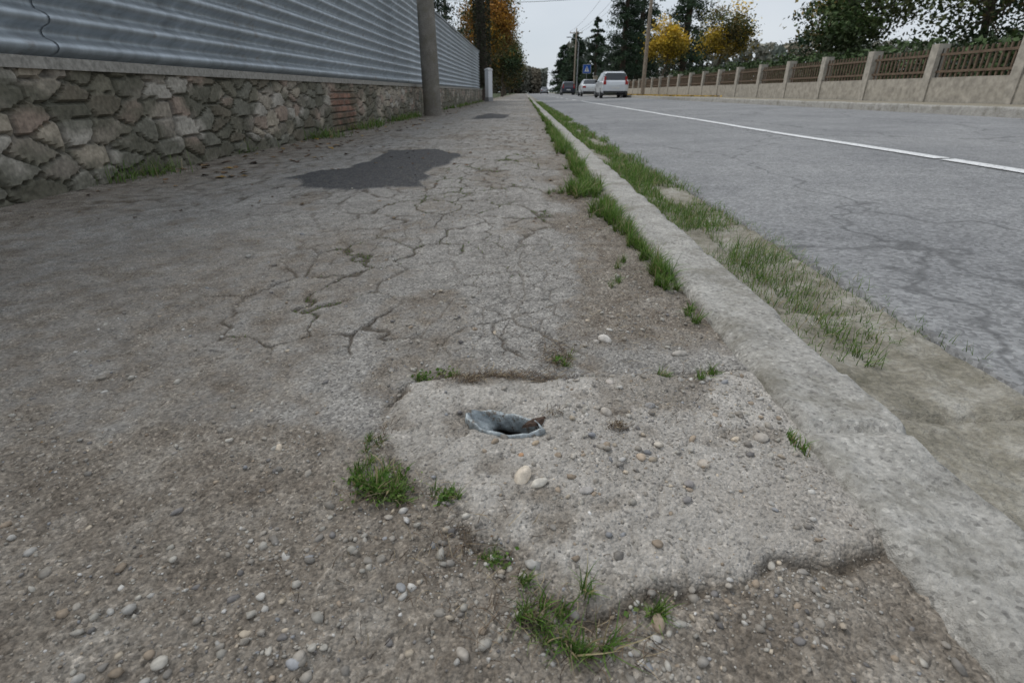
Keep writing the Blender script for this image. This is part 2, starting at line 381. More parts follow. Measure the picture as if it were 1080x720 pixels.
def dens(x,y):
    slab,D,cr,pa,_,sd=masks(x,y)
    cl=sm(.42,.62,fbm(x*8,y*8,91,3))
    d=.04+(.12+.6*cl)*D*(1-slab)*(1-.5*sm(-.25,-.4,x))+slab*(.05+.15*cl+.75*sm(.02,.14,x)*sm(.44,.54,y)*(.4+.6*cl))
    d+=.3*sm(.03,.0,np.abs(sd))
    d*=(1-.8*pa)*sm(3.5,1.2,y)+.02
    return np.clip(d*(hole_r(x,y)>1.15),0,1)
p=scatter(11000,-.9,.39,.2,3.2,dens,rng)
S=.0009+.0013*rng.pareto(2.8,len(p));S=np.clip(S,.0008,.0062)*(1+.25*np.clip(p[:,1]-1,0,2))
stones('gravel',np.concatenate([p,H(p[:,0],p[:,1])[:,None]],1),S,stonecol(len(p),rng),rng,1,.65,.3,MS)
p=scatter(150,-.5,.38,.22,1.3,dens,rng);S=rng.uniform(.003,.0058,len(p))
stones('loose_pebbles',np.concatenate([p,H(p[:,0],p[:,1])[:,None]],1),S,stonecol(len(p),rng)*1.1,rng,2,.6,.25,MS)
BP=[(.002,.526,.0115,(.62,.54,.44)),(.0225,.515,.008,(.60,.56,.49)),(.079,.503,.0075,(.36,.34,.32)),(.167,.96,.013,(.58,.54,.49)),(.148,.955,.007,(.4,.37,.33)),
    (.115,.60,.007,(.38,.36,.34)),(.160,.57,.006,(.45,.36,.27)),(.02,.60,.005,(.4,.32,.23)),(.10,.62,.006,(.25,.25,.26)),(.19,.60,.007,(.5,.45,.38)),(.13,.68,.008,(.42,.38,.33)),(.20,.70,.007,(.3,.29,.28)),
    (.13,.335,.008,(.36,.28,.21)),(-.12,.37,.005,(.3,.3,.3)),(-.05,.30,.006,(.4,.36,.31)),(.21,.52,.006,(.27,.25,.24)),(.24,.56,.008,(.45,.4,.34)),(.07,.57,.005,(.5,.46,.4)),(.0,.575,.004,(.45,.27,.16)),(.15,.78,.007,(.5,.45,.4)),(-.12,1.2,.008,(.3,.28,.25)),(.3,.9,.01,(.4,.37,.33)),(.34,.62,.010,(.42,.38,.33))]
bp=np.array([(a,b_) for a,b_,_,_ in BP])
stones('river_pebbles',np.concatenate([bp,H(bp[:,0],bp[:,1])[:,None]],1),np.array([s for _,_,s,_ in BP]),np.array([c for *_,c in BP])*1.05,RS(8),3,.68,.1,MS,.22)
# ================================================================== GRASS
def blades(name,P,L,W,Bd,C,rng,mat,lay=0.):
    n=len(P);k=5;ph=rng.uniform(0,6.28,n);s=np.linspace(0,1,k)[None]
    curl=rng.normal(0,.5,n)[:,None]
    L_=L[:,None];B_=Bd[:,None]
    a=ph[:,None]+curl*s
    off=L_*B_*s**1.6;z=L_*(s*np.sqrt(np.clip(1-.7*B_**2,.02,1))-.38*B_*s**2.2)*(1-lay)+lay*.004*np.sin(s*3.14)
    if lay: off=L_*s
    cx=P[:,0:1]+off*np.cos(a);cy=P[:,1:2]+off*np.sin(a);cz=P[:,2:3]+z
    w=W[:,None]*(1-s**1.6*.92)*.5
    sx=-np.sin(a+.6);sy=np.cos(a+.6)
    Vl=np.stack([cx-sx*w,cy-sy*w,cz],-1);Vr=np.stack([cx+sx*w,cy+sy*w,cz+w*.3],-1)
    V=np.stack([Vl,Vr],2).reshape(n,2*k,3)
    f=np.array([[2*i,2*i+1,2*i+3,2*i+2] for i in range(k-1)])
    F=(f[None]+np.arange(n)[:,None,None]*2*k).reshape(-1,4)
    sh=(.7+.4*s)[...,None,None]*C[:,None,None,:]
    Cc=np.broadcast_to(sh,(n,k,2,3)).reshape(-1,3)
    return mk(name,V.reshape(-1,3),F,mat,Cc,smooth=True)
def gcol(n,rng,dry=.12):
    g=np.array([(.115,.225,.035),(.085,.175,.03),(.155,.27,.05),(.20,.28,.075)])
    c=g[rng.randint(0,4,n)]*rng.uniform(.65,1.25,(n,1))
    d=rng.uniform(size=n)<dry
    c[d]=np.array([(.42,.35,.20)])*rng.uniform(.6,1.2,(d.sum(),1));return c
MG=m_col('grass_blade',.55,.15,60,spec=.3,trans=.3,det=1)
rng=RS(21);PP=[];LL=[];WW=[];
def tuft(x,y,rx,ry,n,L,w=.0022,z=None):
    k=max(1,int(n/28));cx=rng.normal(0,.5,k)*rx;cy=rng.normal(0,.5,k)*ry
    i=rng.randint(0,k,n);px=x+cx[i]+rng.normal(0,.2,n)*min(rx,.02);py=y+cy[i]+rng.normal(0,.2,n)*min(ry,.03)
    if z is None: pz=H(px,py)-.002
    else: pz=np.full(n,z)
    PP.append(np.stack([px,py,pz],1));LL.append(L*rng.uniform(.4,1.15,n)*(.7+.6*rng.uniform(size=k)[i]));WW.append(np.full(n,w)*rng.uniform(.6,1.3,n))
tuft(-.176,.522,.040,.026,360,.034,.0022);tuft(-.150,.508,.034,.018,130,.024,.0020);tuft(-.21,.545,.03,.02,120,.022,.0018);tuft(-.092,.492,.018,.012,90,.022,.0015)
tuft(-.027,.404,.018,.010,90,.020,.0014);tuft(.038,.335,.036,.024,230,.036,.0017);tuft(.056,.305,.020,.014,130,.036,.0017);tuft(.0,.37,.02,.012,50,.018,.0013)
tuft(.128,.345,.016,.008,80,.024,.0014);tuft(-.213,.60,.010,.035,110,.020,.0014);tuft(-.176,.80,.014,.012,80,.022,.0014)
tuft(-.134,.812,.026,.006,90,.018,.0014);tuft(.068,.85,.012,.014,90,.026,.0015);tuft(.252,.815,.016,.01,80,.022,.0015)
tuft(.07,.90,.02,.03,70,.018,.0014);tuft(.33,.80,.04,.02,100,.025,.0018);tuft(.385,.6,.01,.06,70,.025,.0018)
tuft(.378,1.10,.02,.06,120,.04);tuft(.375,1.34,.025,.10,380,.07,.0025);tuft(.372,1.50,.025,.10,380,.07,.0025);tuft(.365,1.68,.025,.10,360,.065,.0026);tuft(.360,1.85,.028,.10,420,.07,.0027)
tuft(.345,2.04,.04,.11,560,.08,.003);tuft(.325,2.18,.05,.10,460,.085,.003);tuft(.36,2.38,.03,.12,380,.07,.0032);tuft(.275,2.66,.08,.15,820,.095,.0036);tuft(.35,2.72,.04,.16,460,.085,.0036);tuft(.16,2.66,.06,.08,90,.05,.002);tuft(.24,1.30,.04,.08,60,.045,.0014);tuft(.28,1.5,.04,.12,80,.05,.0016)
for y in np.arange(2.95,7.5,.12):
    q=.75+.8*float(vn(y*1.7,3.,2));tuft(.345+.025*rng.normal(),y,.04,.10,int(210*q),.08*q,.0046)
for y in np.arange(7.5,45,.3):
    q=.5+.9*float(vn(y*.8,7.,2));tuft(.36,y,.035,.2,int(70*q),.07*q,.010)
def densc(x,y):
    m=masks(x,y);return np.clip(m[2]*1.2-.55,0,1)*sm(.42,.62,fbm(x*3,y*3,95,3))
p=scatter(1800,-.6,.2,.8,4.5,densc,rng)
PP.append(np.concatenate([p,H(p[:,0],p[:,1])[:,None]],1));LL.append(rng.uniform(.003,.008,len(p))*(1+.3*p[:,1]));WW.append(.0012*(1+.35*p[:,1]))
def densg(x,y):
    return np.clip(sm(.32,.46,fbm(x*6,y*2.4,97,3))*(.6+.4*sm(.16,.04,np.abs(x-.76)))*(.35+.65*sm(1.5,2.1,y))+.5*sm(.07,.0,x-.56)+.35*sm(.03,0,np.abs(x-.755)),0,1)
p=scatter(27000,.565,1.0,1.0,34,densg,rng)
PP.append(np.concatenate([p,np.full((len(p),1),-.085)],1));q=np.clip(p[:,1]/2.8,.7,5);LL.append(rng.uniform(.03,.095,len(p))*(.4+.9*vn(p[:,0]*6,p[:,1]*2.5,5)));WW.append(.0030*q)
p=scatter(2600,-2.32,-1.95,1.5,30,lambda x,y:sm(.42,.6,fbm(x*3,y*1.3,98,3))*sm(-1.95,-2.25,x),rng)
PP.append(np.concatenate([p,H(p[:,0],p[:,1])[:,None]],1));LL.append(rng.uniform(.04,.16,len(p)));WW.append(.004*np.clip(p[:,1]/4,1,4))
P_=np.concatenate(PP);L_=np.concatenate(LL);W_=np.concatenate(WW)
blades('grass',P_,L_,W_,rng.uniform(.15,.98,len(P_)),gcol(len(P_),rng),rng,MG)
b=B();
for (x,y,r,n) in [(-.185,.515,.030,110),(-.15,.51,.024,60),(-.09,.49,.014,40),(-.02,.403,.014,24),(-.176,.80,.014,36),(-.134,.81,.016,26),(.30,2.6,.06,50),(.07,.86,.01,24),(.12,.345,.01,10)]:
    px=x+rng.normal(0,.6,n)*r;py=y+rng.normal(0,.6,n)*r*.8
    P=np.stack([px,py,H(px,py)+rng.uniform(.003,.012,n)],1)
    b.leaves(P,.0060*(1+.4*max(0,y-.6)),gcol(n,rng,.05)*.85,rng,0,flat=1.5,asp=.8)
b.make('weeds',[MG])
MD=m_col('dry_straw',.85,.3,90)
def laid(name,spec,w,cols):
    P=[];L=[]
    for x,y,rx,ry,n,l in spec:
        px=x+rng.normal(0,.5,n)*rx;py=y+rng.normal(0,.5,n)*ry;P.append(np.stack([px,py,H(px,py)+rng.uniform(.001,.006,n)],1));L.append(l*rng.uniform(.3,1.2,n))
    P=np.concatenate(P);L=np.concatenate(L)
    k=hole_r(P[:,0],P[:,1])>1.2;P=P[k];L=L[k];n=len(P)
    c=np.array(cols)[rng.randint(0,len(cols),n)]*rng.uniform(.6,1.3,(n,1))
    blades(name,P,L,w*(1+.5*np.clip(P[:,1]-.6,0,3)),np.full(n,.9),c,rng,MD,lay=1.)
laid('dry_grass_litter',[(-.03,.80,.10,.018,450,.03),(-.09,.775,.03,.014,180,.018),(.06,.88,.04,.08,320,.03),(.14,.64,.018,.012,130,.012),(.05,.672,.02,.012,50,.013),(.0,.34,.06,.03,80,.035),(.07,.32,.06,.03,90,.04),(-.07,.43,.06,.04,90,.03),
   (-.15,.50,.07,.025,110,.03),(.2,1.0,.15,.2,260,.03),(.2,1.8,.14,.6,380,.05),(-.3,2.2,.12,.3,200,.04),(-.2,.6,.02,.05,60,.02),(.22,2.6,.10,.25,260,.09),(-.05,1.3,.2,.5,110,.02),(.25,.7,.1,.1,60,.02),(-.1,1.0,.3,.2,80,.02),(.15,3.8,.2,1.,260,.07),(-.2,3.5,.5,1.2,200,.05),(-.1,.35,.15,.08,90,.02)],
   .0009,[(.20,.14,.09),(.12,.085,.055),(.36,.29,.19),(.07,.05,.035)])
b=B()
def leafsc(n,x0,x1,y0,y1,size,pal,zf,rg):
    px=rg.uniform(x0,x1,n);py=y0*(y1/y0)**rg.uniform(0,1,n)
    c=np.array(pal)[rg.randint(0,len(pal),n)]*rg.uniform(.6,1.2,(n,1))
    b.leaves(np.stack([px,py,zf(px,py)+.004],1),size*np.clip(py/1.5,.7,2.5),c,rg,0,flat=6,asp=.7)
BR=[(.16,.10,.055),(.11,.07,.045),(.24,.16,.085),(.08,.055,.04)]
leafsc(80,-.8,.38,.3,2.5,.006,BR,H,rng);leafsc(220,-2.2,.38,2,14,.013,BR,H,rng)
leafsc(160,-2.25,-1.6,3,25,.026,BR+[(.35,.22,.06)],H,rng)
b.make('fallen_leaves',[MD])
b=B();rng2=RS(9);n=2600
px=np.clip(rng2.normal(9.0,1.2,n),7.2,9.45);py=rng2.uniform(28,62,n)
b.leaves(np.stack([px,py,np.full(n,.262)],1),np.full(n,.13),np.array([(.55,.36,.07)])*rng2.uniform(.5,1.1,(n,1)),rng2,0,flat=5,asp=.8)
b.make('yellow_leaf_litter',[MD])
# ================================================================== STONE WALL + CORRUGATED FENCE
def wall():
    yy=[];y=-3.
    while y<31.2:
        yy.append(y);y+=max(.016,.006*abs(y)) 
    yy=np.array(yy+[31.2]);zz=np.linspace(-.06,.55,42)
    Yw,Zw=np.meshgrid(yy,zz);Yw=Yw.ravel();Zw=Zw.ravel()
    f1,f2,idd=worley(Yw*4.6+.5*fbm(Yw*4,Zw*4,3),Zw*9.5+.4*fbm(Yw*4,Zw*4,5),2.,.9)
    m=sm(.03,.13,f2-f1)
    br=sm(7.9,7.6,Yw+.5*(fbm(Yw,Zw*5,4)-.5))*sm(6.6,6.9,Yw)*sm(.5,.44,Zw)
    row=np.floor(Zw/.075);u=Yw/.25+.5*(row%2);fu=np.abs(u-np.round(u))*.25;fv=np.abs(Zw/.075-np.round(Zw/.075))*.075
    bm_=sm(.004,.012,np.minimum(fu,fv));bid=h2(np.floor(u+.5),row,3.)
    M=m*(1-br)+bm_*br
    x=-2.30+.028*M+.025*(fbm(Yw*9,Zw*9,6)-.5)+.015*(idd-.5)*(1-br)
    pal=np.array([(.33,.29,.235),(.38,.33,.26),(.26,.23,.19),(.32,.25,.20),(.40,.37,.32)])
    st=pal[(idd*4.99).astype(int)]*(.7+.6*fbm(Yw*16,Zw*16,7))[:,None]
    bc=np.array([(.25,.14,.10)])*(.6+.8*bid)[:,None]
    mort=np.array([(.21,.195,.17)])
    c=(st*m[:,None]+mort*(1-m)[:,None])*(1-br)[:,None]+(bc*bm_[:,None]+mort*(1-bm_)[:,None])*br[:,None]
    moss=sm(.40,.60,fbm(Yw*3,Zw*5,17,4)+.25*sm(.3,.0,Zw))[:,None]*.7
    c=c*(1-moss)+np.array([(.085,.088,.060)])*moss
    nz=len(zz);ny=len(yy)
    b=B();b.add(np.stack([x,Yw,Zw],1),gridF(nz,ny),c)
    b.box(-2.56,-2.31,-3,31.2,-.1,.545,(.3,.27,.22))
    b.box(-2.60,-2.255,-3.02,31.22,.548,.60,(.30,.285,.255))
    b.make('stone_wall',[m_col('wall_stone',.9,.4,45,det=4)])
wall()
def fence():
    N=NT('corrugated_sheet');mp=N.n('ShaderNodeMapping');N.put(mp.inputs['Vector'],N.tc);mp.inputs['Scale'].default_value=(1,3.5,.35)
    c=N.mix(1.,attr(N).outputs['Color'],N.ramp(N.noise(2.5,4.5,.7,vec=mp.outputs[0]),[(.3,.66),(.7,1.15)]),'MULTIPLY')
    c=N.mix(N.ramp(N.noise(4,4.5,.8),[(.58,0.),(.72,.7)]),c,(.22,.17,.13))
    N.bump(N.noise(3,3),.3,.03);N.fin(c,.45,.5)
    b=B();y=-3.;k=0;rg=RS(4)
    while y<31:
        L=2.0;z0=.60;z1=2.30;n=int((z1-z0)/.125*8)
        z=np.linspace(z0,z1+rg.uniform(-.02,.02),n);s=np.sin(z*2*math.pi/.125)
        x=-2.40+.032*np.clip(s*1.5,-1,1)+rg.uniform(-.004,.004)
        col=np.array((.50,.55,.59))*rg.uniform(.82,1.1)
        m=9;yy=np.linspace(y,y+L+.04,m)
        Xc=np.repeat((x)[:,None],m,1)+.016*(fbm(yy*1.3,yy*0+k,4)-.5)[None]+(.003 if k%2 else 0)
        b.add(np.stack([Xc.ravel(),np.repeat(yy[None],n,0).ravel(),np.repeat(z[:,None],m,1).ravel()],1),gridF(n,m),col)
        b.box(-2.52,-2.455,y+.01,y+.07,.6,2.34,(.16,.17,.17),1)
        y+=L;k+=1
    b.box(-2.445,-2.355,-3.,31.05,2.325,2.37,(.30,.32,.33),1)
    b.make('corrugated_metal_fence',[N.m,m_col('fence_steel',.6,.3,20,.2)],True)
fence()
# ================================================================== POLES, POST, SIGN, WIRES
MP=m_conc('pole_concrete',(.17,.155,.135),(.28,.26,.23),5)
b=B();b.tube([(-1.92,12,-.05),(-1.925,12,.3),(-1.95,12,3),(-1.98,12,6),(-2.0,12,9)],[.185,.18,.16,.14,.12],(1,1,1),0,24,True);b.make('utility_pole',[MP],True)
MW=m_plain('pole_wood',(.27,.22,.17),.85,0,.3,12)
def wpole(x,y,h,r,ax=1.0,base=.2):
    b=B();b.tube([(x,y,base),(x,y,h*.5),(x+.05,y,h)],[r,r*.85,r*.7],(1,1,1),0,12,True)
    b.box(x-ax,x+ax,y-.06,y+.06,h-.7,h-.58,(1,1,1))
    for q in(-.9,-.3,.3,.9):b.tube([(x+q*ax,y,h-.58),(x+q*ax,y,h-.45),(x+q*ax,y,h-.38)],[.03,.05,.03],(1,1,1),0,8,True)
    return b.make('wooden_utility_pole',[MW],True)
wpole(8.5,42,10,.14);wpole(8.1,96,9.5,.13);wpole(8.3,-2,10,.14)
b=B()
def wire(p,q,sag,r=.012):
    p=np.array(p,float);q=np.array(q,float);t=np.linspace(0,1,22)[:,None];P=p+(q-p)*t;P[:,2]-=(4*sag*t*(1-t))[:,0]
    b.tube(P,[r]*22,(.06,.06,.06),0,5)
for q in(-.9,.3,.9):wire((8.5+q,42,9.6),(8.1+q,96,9.1),.8)
for q in(-.9,.3,.9):wire((8.3+q,-2,9.6),(8.5+q,42,9.6),.8)
wire((8.5,42,6.6),(-6.0,46,6.6),.35,.014);wire((8.5,42,7.1),(-6.0,46,7.2),.3,.012)
b.make('overhead_wires',[m_col('wire_black',.6)])
b=B();b.tube([(-6.0,46,0),(-6.0,46,9)],[.15,.11],(1,1,1),0,12,True);b.make('utility_pole',[MP],True)
b=B();b.tube([(-1.85,30.2,-.05),(-1.85,30.2,1.45)],[.19,.19],(.72,.73,.74),0,4,True);b.tube([(-1.85,30.2,1.45),(-1.85,30.2,1.50),(-1.85,30.2,1.56)],[.22,.22,.06],(.6,.6,.6),0,4,True);b.tube([(-1.85,30.2,-.05),(-1.85,30.2,.2)],[.23,.22],(.3,.3,.3),0,4)
b.make('white_gate_post',[m_col('white_paint',.6,.1)])
def sign(x,y,z,s,base=.24):
    b=B();b.tube([(x,y,base),(x,y,z+s*.5)],[.03,.03],(.3,.31,.32),0,10)
    b.box(x-s/2,x+s/2,y-.06,y-.045,z-s/2,z+s/2,(.65,.66,.67))
    b.box(x-s/2+.03,x+s/2-.03,y-.066,y-.062,z-s/2+.03,z+s/2-.03,(.02,.10,.42))
    k=s*.30
    V=[(x-k,y-.07,z-k),(x+k,y-.07,z-k),(x+.02,y-.07,z+k),(x-.02,y-.07,z+k)];b.add(V,[[0,1,2,3]],(.75,.75,.75))
    b.box(x-.035,x+.035,y-.078,y-.073,z-k*.7,z+k*.5,(.03,.03,.03))
    b.make('traffic_sign',[m_col('sign_enamel',.4,.08)])
sign(7.35,70,2.9,.95)
b=B();b.tube([(7.5,84,.2),(7.5,84,6.6),(7.2,84,7.1),(6.3,84,7.3)],[.09,.06,.05,.04],(.3,.31,.32),0,10,True);b.box(5.8,6.4,83.9,84.1,7.24,7.36,(.35,.36,.37));b.make('street_lamp',[m_col('lamp_steel',.5)])
# ================================================================== TREES
MB=m_col('tree_bark',.9,.4,9);ML=m_col('leaf_foliage',.65,.25,3,det=2)
def limb(b,p,q,r0,r1,rg,col,seg=7):
    p=np.array(p,float);q=np.array(q,float);t=np.linspace(0,1,6);P=p+(q-p)*t[:,None];P[1:-1]+=rg.normal(0,.04,(4,3))*np.linalg.norm(q-p)
    b.tube(P,list(r0+(r1-r0)*t),col,0,seg)
def decid(name,x,y,h,cr,cz,ch,pal,n,ls,seed,tr=.16,base=0.,ncl=26,bark=(.10,.08,.06)):
    rg=RS(seed);b=B()
    top=np.array([x+rg.normal(0,.2),y,cz+ch*.4]);mid=np.array([x+rg.normal(0,.1),y,max(base+.8,cz-ch*.75)])
    limb(b,(x,y,base-.1),mid,tr,tr*.75,rg,bark,10);limb(b,mid,top,tr*.75,.03,rg,bark)
    d=rg.normal(size=(ncl,3));d/=np.linalg.norm(d,axis=1)[:,None];rr=rg.uniform(.35,1.,ncl)[:,None]**.6
    cc=np.array([x,y,cz])+d*rr*np.array([cr,cr,ch])*.85
    P=[];C=[];pal=np.array(pal)
    for k in range(ncl):
        a=mid+(top-mid)*rg.uniform(.05,.8);limb(b,a,cc[k],tr*.3,.015,rg,bark,5)
        m=int(n/ncl*rg.uniform(.5,1.5));e=rg.normal(size=(m,3))*np.array([cr,cr,ch])*.19*rg.uniform(.7,1.3)
        P.append(cc[k]+e);base_=pal[rg.randint(len(pal))]*rg.uniform(.6,1.3)
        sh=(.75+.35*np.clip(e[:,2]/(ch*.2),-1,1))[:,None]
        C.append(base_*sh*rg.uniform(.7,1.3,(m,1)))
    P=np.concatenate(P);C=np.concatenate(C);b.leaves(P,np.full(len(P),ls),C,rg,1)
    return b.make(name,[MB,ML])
def conif(name,x,y,h,R,pal,n,ls,seed,base=0.,z0=.8,pw=.75,bark=(.08,.06,.045)):
    rg=RS(seed);b=B();b.tube([(x,y,base-.1),(x,y,h*.5),(x,y,h)],[.03*h*.75,.018*h,.02],bark,0,9)
    nb=int(n/70);P=[];C=[];pal=np.array(pal)
    for k in range(nb):
        f=rg.uniform(0,1)**1.25;z=base+z0+(h-z0-base)*f;r=R*(1-f)**pw*rg.uniform(.6,1.12)+.12;a=rg.uniform(0,6.28)
        s=rg.uniform(.1,1,70)**.6;dr=.25*r
        q=np.stack([x+np.cos(a)*r*s,y+np.sin(a)*r*s,z+.12*r*s-dr*s**2],1)+rg.normal(0,1,(70,3))*np.array([.13,.13,.09])*(r*.6+.25)
        if k%4==0:b.tube([(x,y,z),(x+math.cos(a)*r*.8,y+math.sin(a)*r*.8,z-.1*r)],[.03,.01],bark,0,4)
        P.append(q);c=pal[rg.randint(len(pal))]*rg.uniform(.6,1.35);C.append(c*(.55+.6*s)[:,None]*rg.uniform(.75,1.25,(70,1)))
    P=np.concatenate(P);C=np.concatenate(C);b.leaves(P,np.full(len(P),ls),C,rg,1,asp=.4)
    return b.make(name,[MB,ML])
DK=[(.030,.055,.027),(.04,.07,.033),(.025,.043,.024)]
GR=[(.06,.10,.03),(.085,.12,.037),(.05,.085,.03)]
OR=[(.46,.21,.03),(.54,.29,.04),(.33,.17,.04),(.20,.18,.05)]
YL=[(.66,.45,.04),(.74,.53,.06),(.54,.39,.05)]
OG=[(.16,.16,.05),(.12,.14,.045),(.30,.22,.07)]
conif('spruce_tree',-6.3,12.5,9.5,2.6,DK,11000,.16,1);conif('spruce_tree',-6.2,19,11.5,3.0,DK,14000,.17,2);conif('spruce_tree',-5.9,25.5,12.5,2.9,DK,14000,.17,3)
conif('spruce_tree',-5.2,32,11,2.3,DK,11000,.18,4);decid('garden_tree',-8,5,6.5,2.6,4.6,2.,GR,4000,.14,5);decid('garden_tree',-9.5,-.5,7,3,5,2.,OG,3000,.15,6)
def ivy():
    rg=RS(7);b=B();x,y=-2.35,33.
    b.tube([(x,y,-.1),(x,y,.5),(x-.05,y,4),(x-.1,y,8),(x,y,10.5)],[.36,.28,.25,.2,.1],(.07,.055,.045),0,12)
    n=8000;z=rg.uniform(.6,9.5,n);a=rg.uniform(0,6.28,n);r=.30+.10*vn(a*2,z*1.5,3)+rg.uniform(0,.12,n)
    b.leaves(np.stack([x+np.cos(a)*r,y+np.sin(a)*r,z],1),np.full(n,.10),np.array([(.036,.042,.022)])*rg.uniform(.5,1.6,(n,1)),rg,1)
    m=5000;cc=rg.normal(size=(30,3));cc/=np.linalg.norm(cc,axis=1)[:,None];cc=np.array([x-.3,y,10.4])+cc*np.array([2.1,2.1,1.7]);
    for c in cc:limb(b,(x,y,8.5),c,.07,.02,rg,(.07,.055,.045),5)
    i=rg.randint(0,30,m);b.leaves(cc[i]+rg.normal(0,.45,(m,3)),np.full(m,.16),np.array([(.05,.07,.025)])*rg.uniform(.5,1.6,(m,1)),rg,1)
    b.make('ivy_covered_tree',[MB,ML])
ivy()
decid('autumn_tree',-2.6,44,8,2.2,4.9,2.8,OR,9000,.17,11,ncl=34)
decid('autumn_tree',-3.0,52,9,2.6,6.0,2.9,OR+OG,8000,.20,12)
decid('street_tree',-2.4,62,7,2.3,4.3,3.2,GR+OG,9000,.20,13)
decid('street_tree',-2.7,75,8,2.6,4.4,3.3,OG,7000,.24,14);decid('autumn_tree',-3.0,92,8,3,5,3.2,OR+OG,6000,.28,15);decid('street_tree',-2.8,115,8.5,3.2,4.6,3.5,OG+GR,6000,.33,16)
conif('fir_tree',9.9,60,13.5,2.7,DK,20000,.22,21,.2,.7,.55);conif('fir_tree',12.6,66,15,3.2,DK,18000,.25,22,.2,.7,.6);conif('fir_tree',13.8,52,14.5,2.6,DK,16000,.22,23,.2,.7,.6)
conif('fir_tree',9.8,82,9.5,2.0,DK,8000,.28,24,.2,.6,.6)
decid('yellow_maple_tree',11.1,47,6,1.75,3.9,1.5,YL,7000,.15,25,tr=.1,base=.2,ncl=30)
decid('autumn_tree',13.9,42,6,1.9,4.0,1.7,OG+YL,7000,.15,26,tr=.1,base=.2,ncl=30)
conif('cypress_tree',9.0,104,9.6,3.0,DK,11000,.34,27,.2,.3,.5);conif('cypress_tree',7.3,112,8.4,2.6,DK,9000,.34,28,.2,.3,.5)
decid('street_tree',9.6,128,7,3,3.8,2.8,GR,5000,.35,29,base=.2)
decid('garden_tree',16,30,8,3,4.6,3.0,GR+OG,7000,.2,31,base=.2);decid('garden_tree',14.8,20,7,2.6,4.2,2.7,OG+GR,7000,.16,32,base=.2,ncl=34);conif('fir_tree',19,38,12,3,DK,9000,.28,33,.2)
decid('garden_tree',16,12,7,2.6,4.4,2.6,GR,5000,.15,34,base=.2);conif('fir_tree',21,24,11,3.2,DK,9000,.26,35,.2)
def mass(name,xa,xb,y,h,n,seed,pal,ls):
    rg=RS(seed);b=B();x=rg.uniform(xa,xb,n);top=h*(.55+.75*fbm(x*.09,x*0+seed,seed,4));z=rg.uniform(0,1,n)**.75*top
    yy=y+rg.uniform(-7,7,n);k=np.floor(x/3.2+.9*fbm(x*.3,z*.3,3));c=np.array(pal)[(h2(k,k*0,seed)*len(pal)).astype(int)]
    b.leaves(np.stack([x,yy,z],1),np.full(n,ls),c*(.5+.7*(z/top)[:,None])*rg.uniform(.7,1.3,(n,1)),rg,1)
    for q in range(int((xb-xa)/5)):
        xx_=xa+q*5+rg.uniform(0,3);b.tube([(xx_,y,-.2),(xx_,y,h*.5)],[.25,.1],(.08,.06,.05),0,6)
    b.make(name,[MB,ML])
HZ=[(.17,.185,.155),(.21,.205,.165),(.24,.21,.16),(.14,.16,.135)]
mass('distant_trees',-12,7,185,9,8000,41,HZ,.9);mass('distant_trees',-130,-8,120,11,9000,42,HZ,1.5);mass('distant_trees',10,150,135,11,11000,43,HZ,1.5)
b=B();b.box(9.55,9.75,-6,58,.1,.75,(.36,.33,.28))
for y in np.arange(-6,58,2.5):b.box(9.52,9.78,y,y+.25,.1,1.45,(.38,.35,.30))
for y in np.arange(-6,57,.16):b.box(9.63,9.66,y,y+.04,.75,1.35,(.14,.10,.07))
b.box(9.61,9.625,-6,58,.85,.90,(.14,.10,.07));b.box(9.61,9.625,-6,58,1.2,1.25,(.14,.10,.07))
b.make('garden_fence',[m_col('garden_fence_mat',.85,.35,8,det=4)])
rg=RS(50);n=20000;b=B();px=rg.uniform(10.1,10.9,n);py=rg.uniform(-5,42,n);pz=.2+1.5*rg.uniform(0,1,n)*(.85+.3*vn(py*.9,px,3))
b.leaves(np.stack([px,py,pz],1),np.full(n,.14),np.array([(.05,.08,.026)])*rg.uniform(.5,1.6,(n,1)),rg,1)
for y in np.arange(-5,42,1.):b.tube([(10.5,y,.1),(10.5,y,1.3)],[.03,.02],(.1,.08,.06),0,5)
b.make('hedge',[MB,ML])
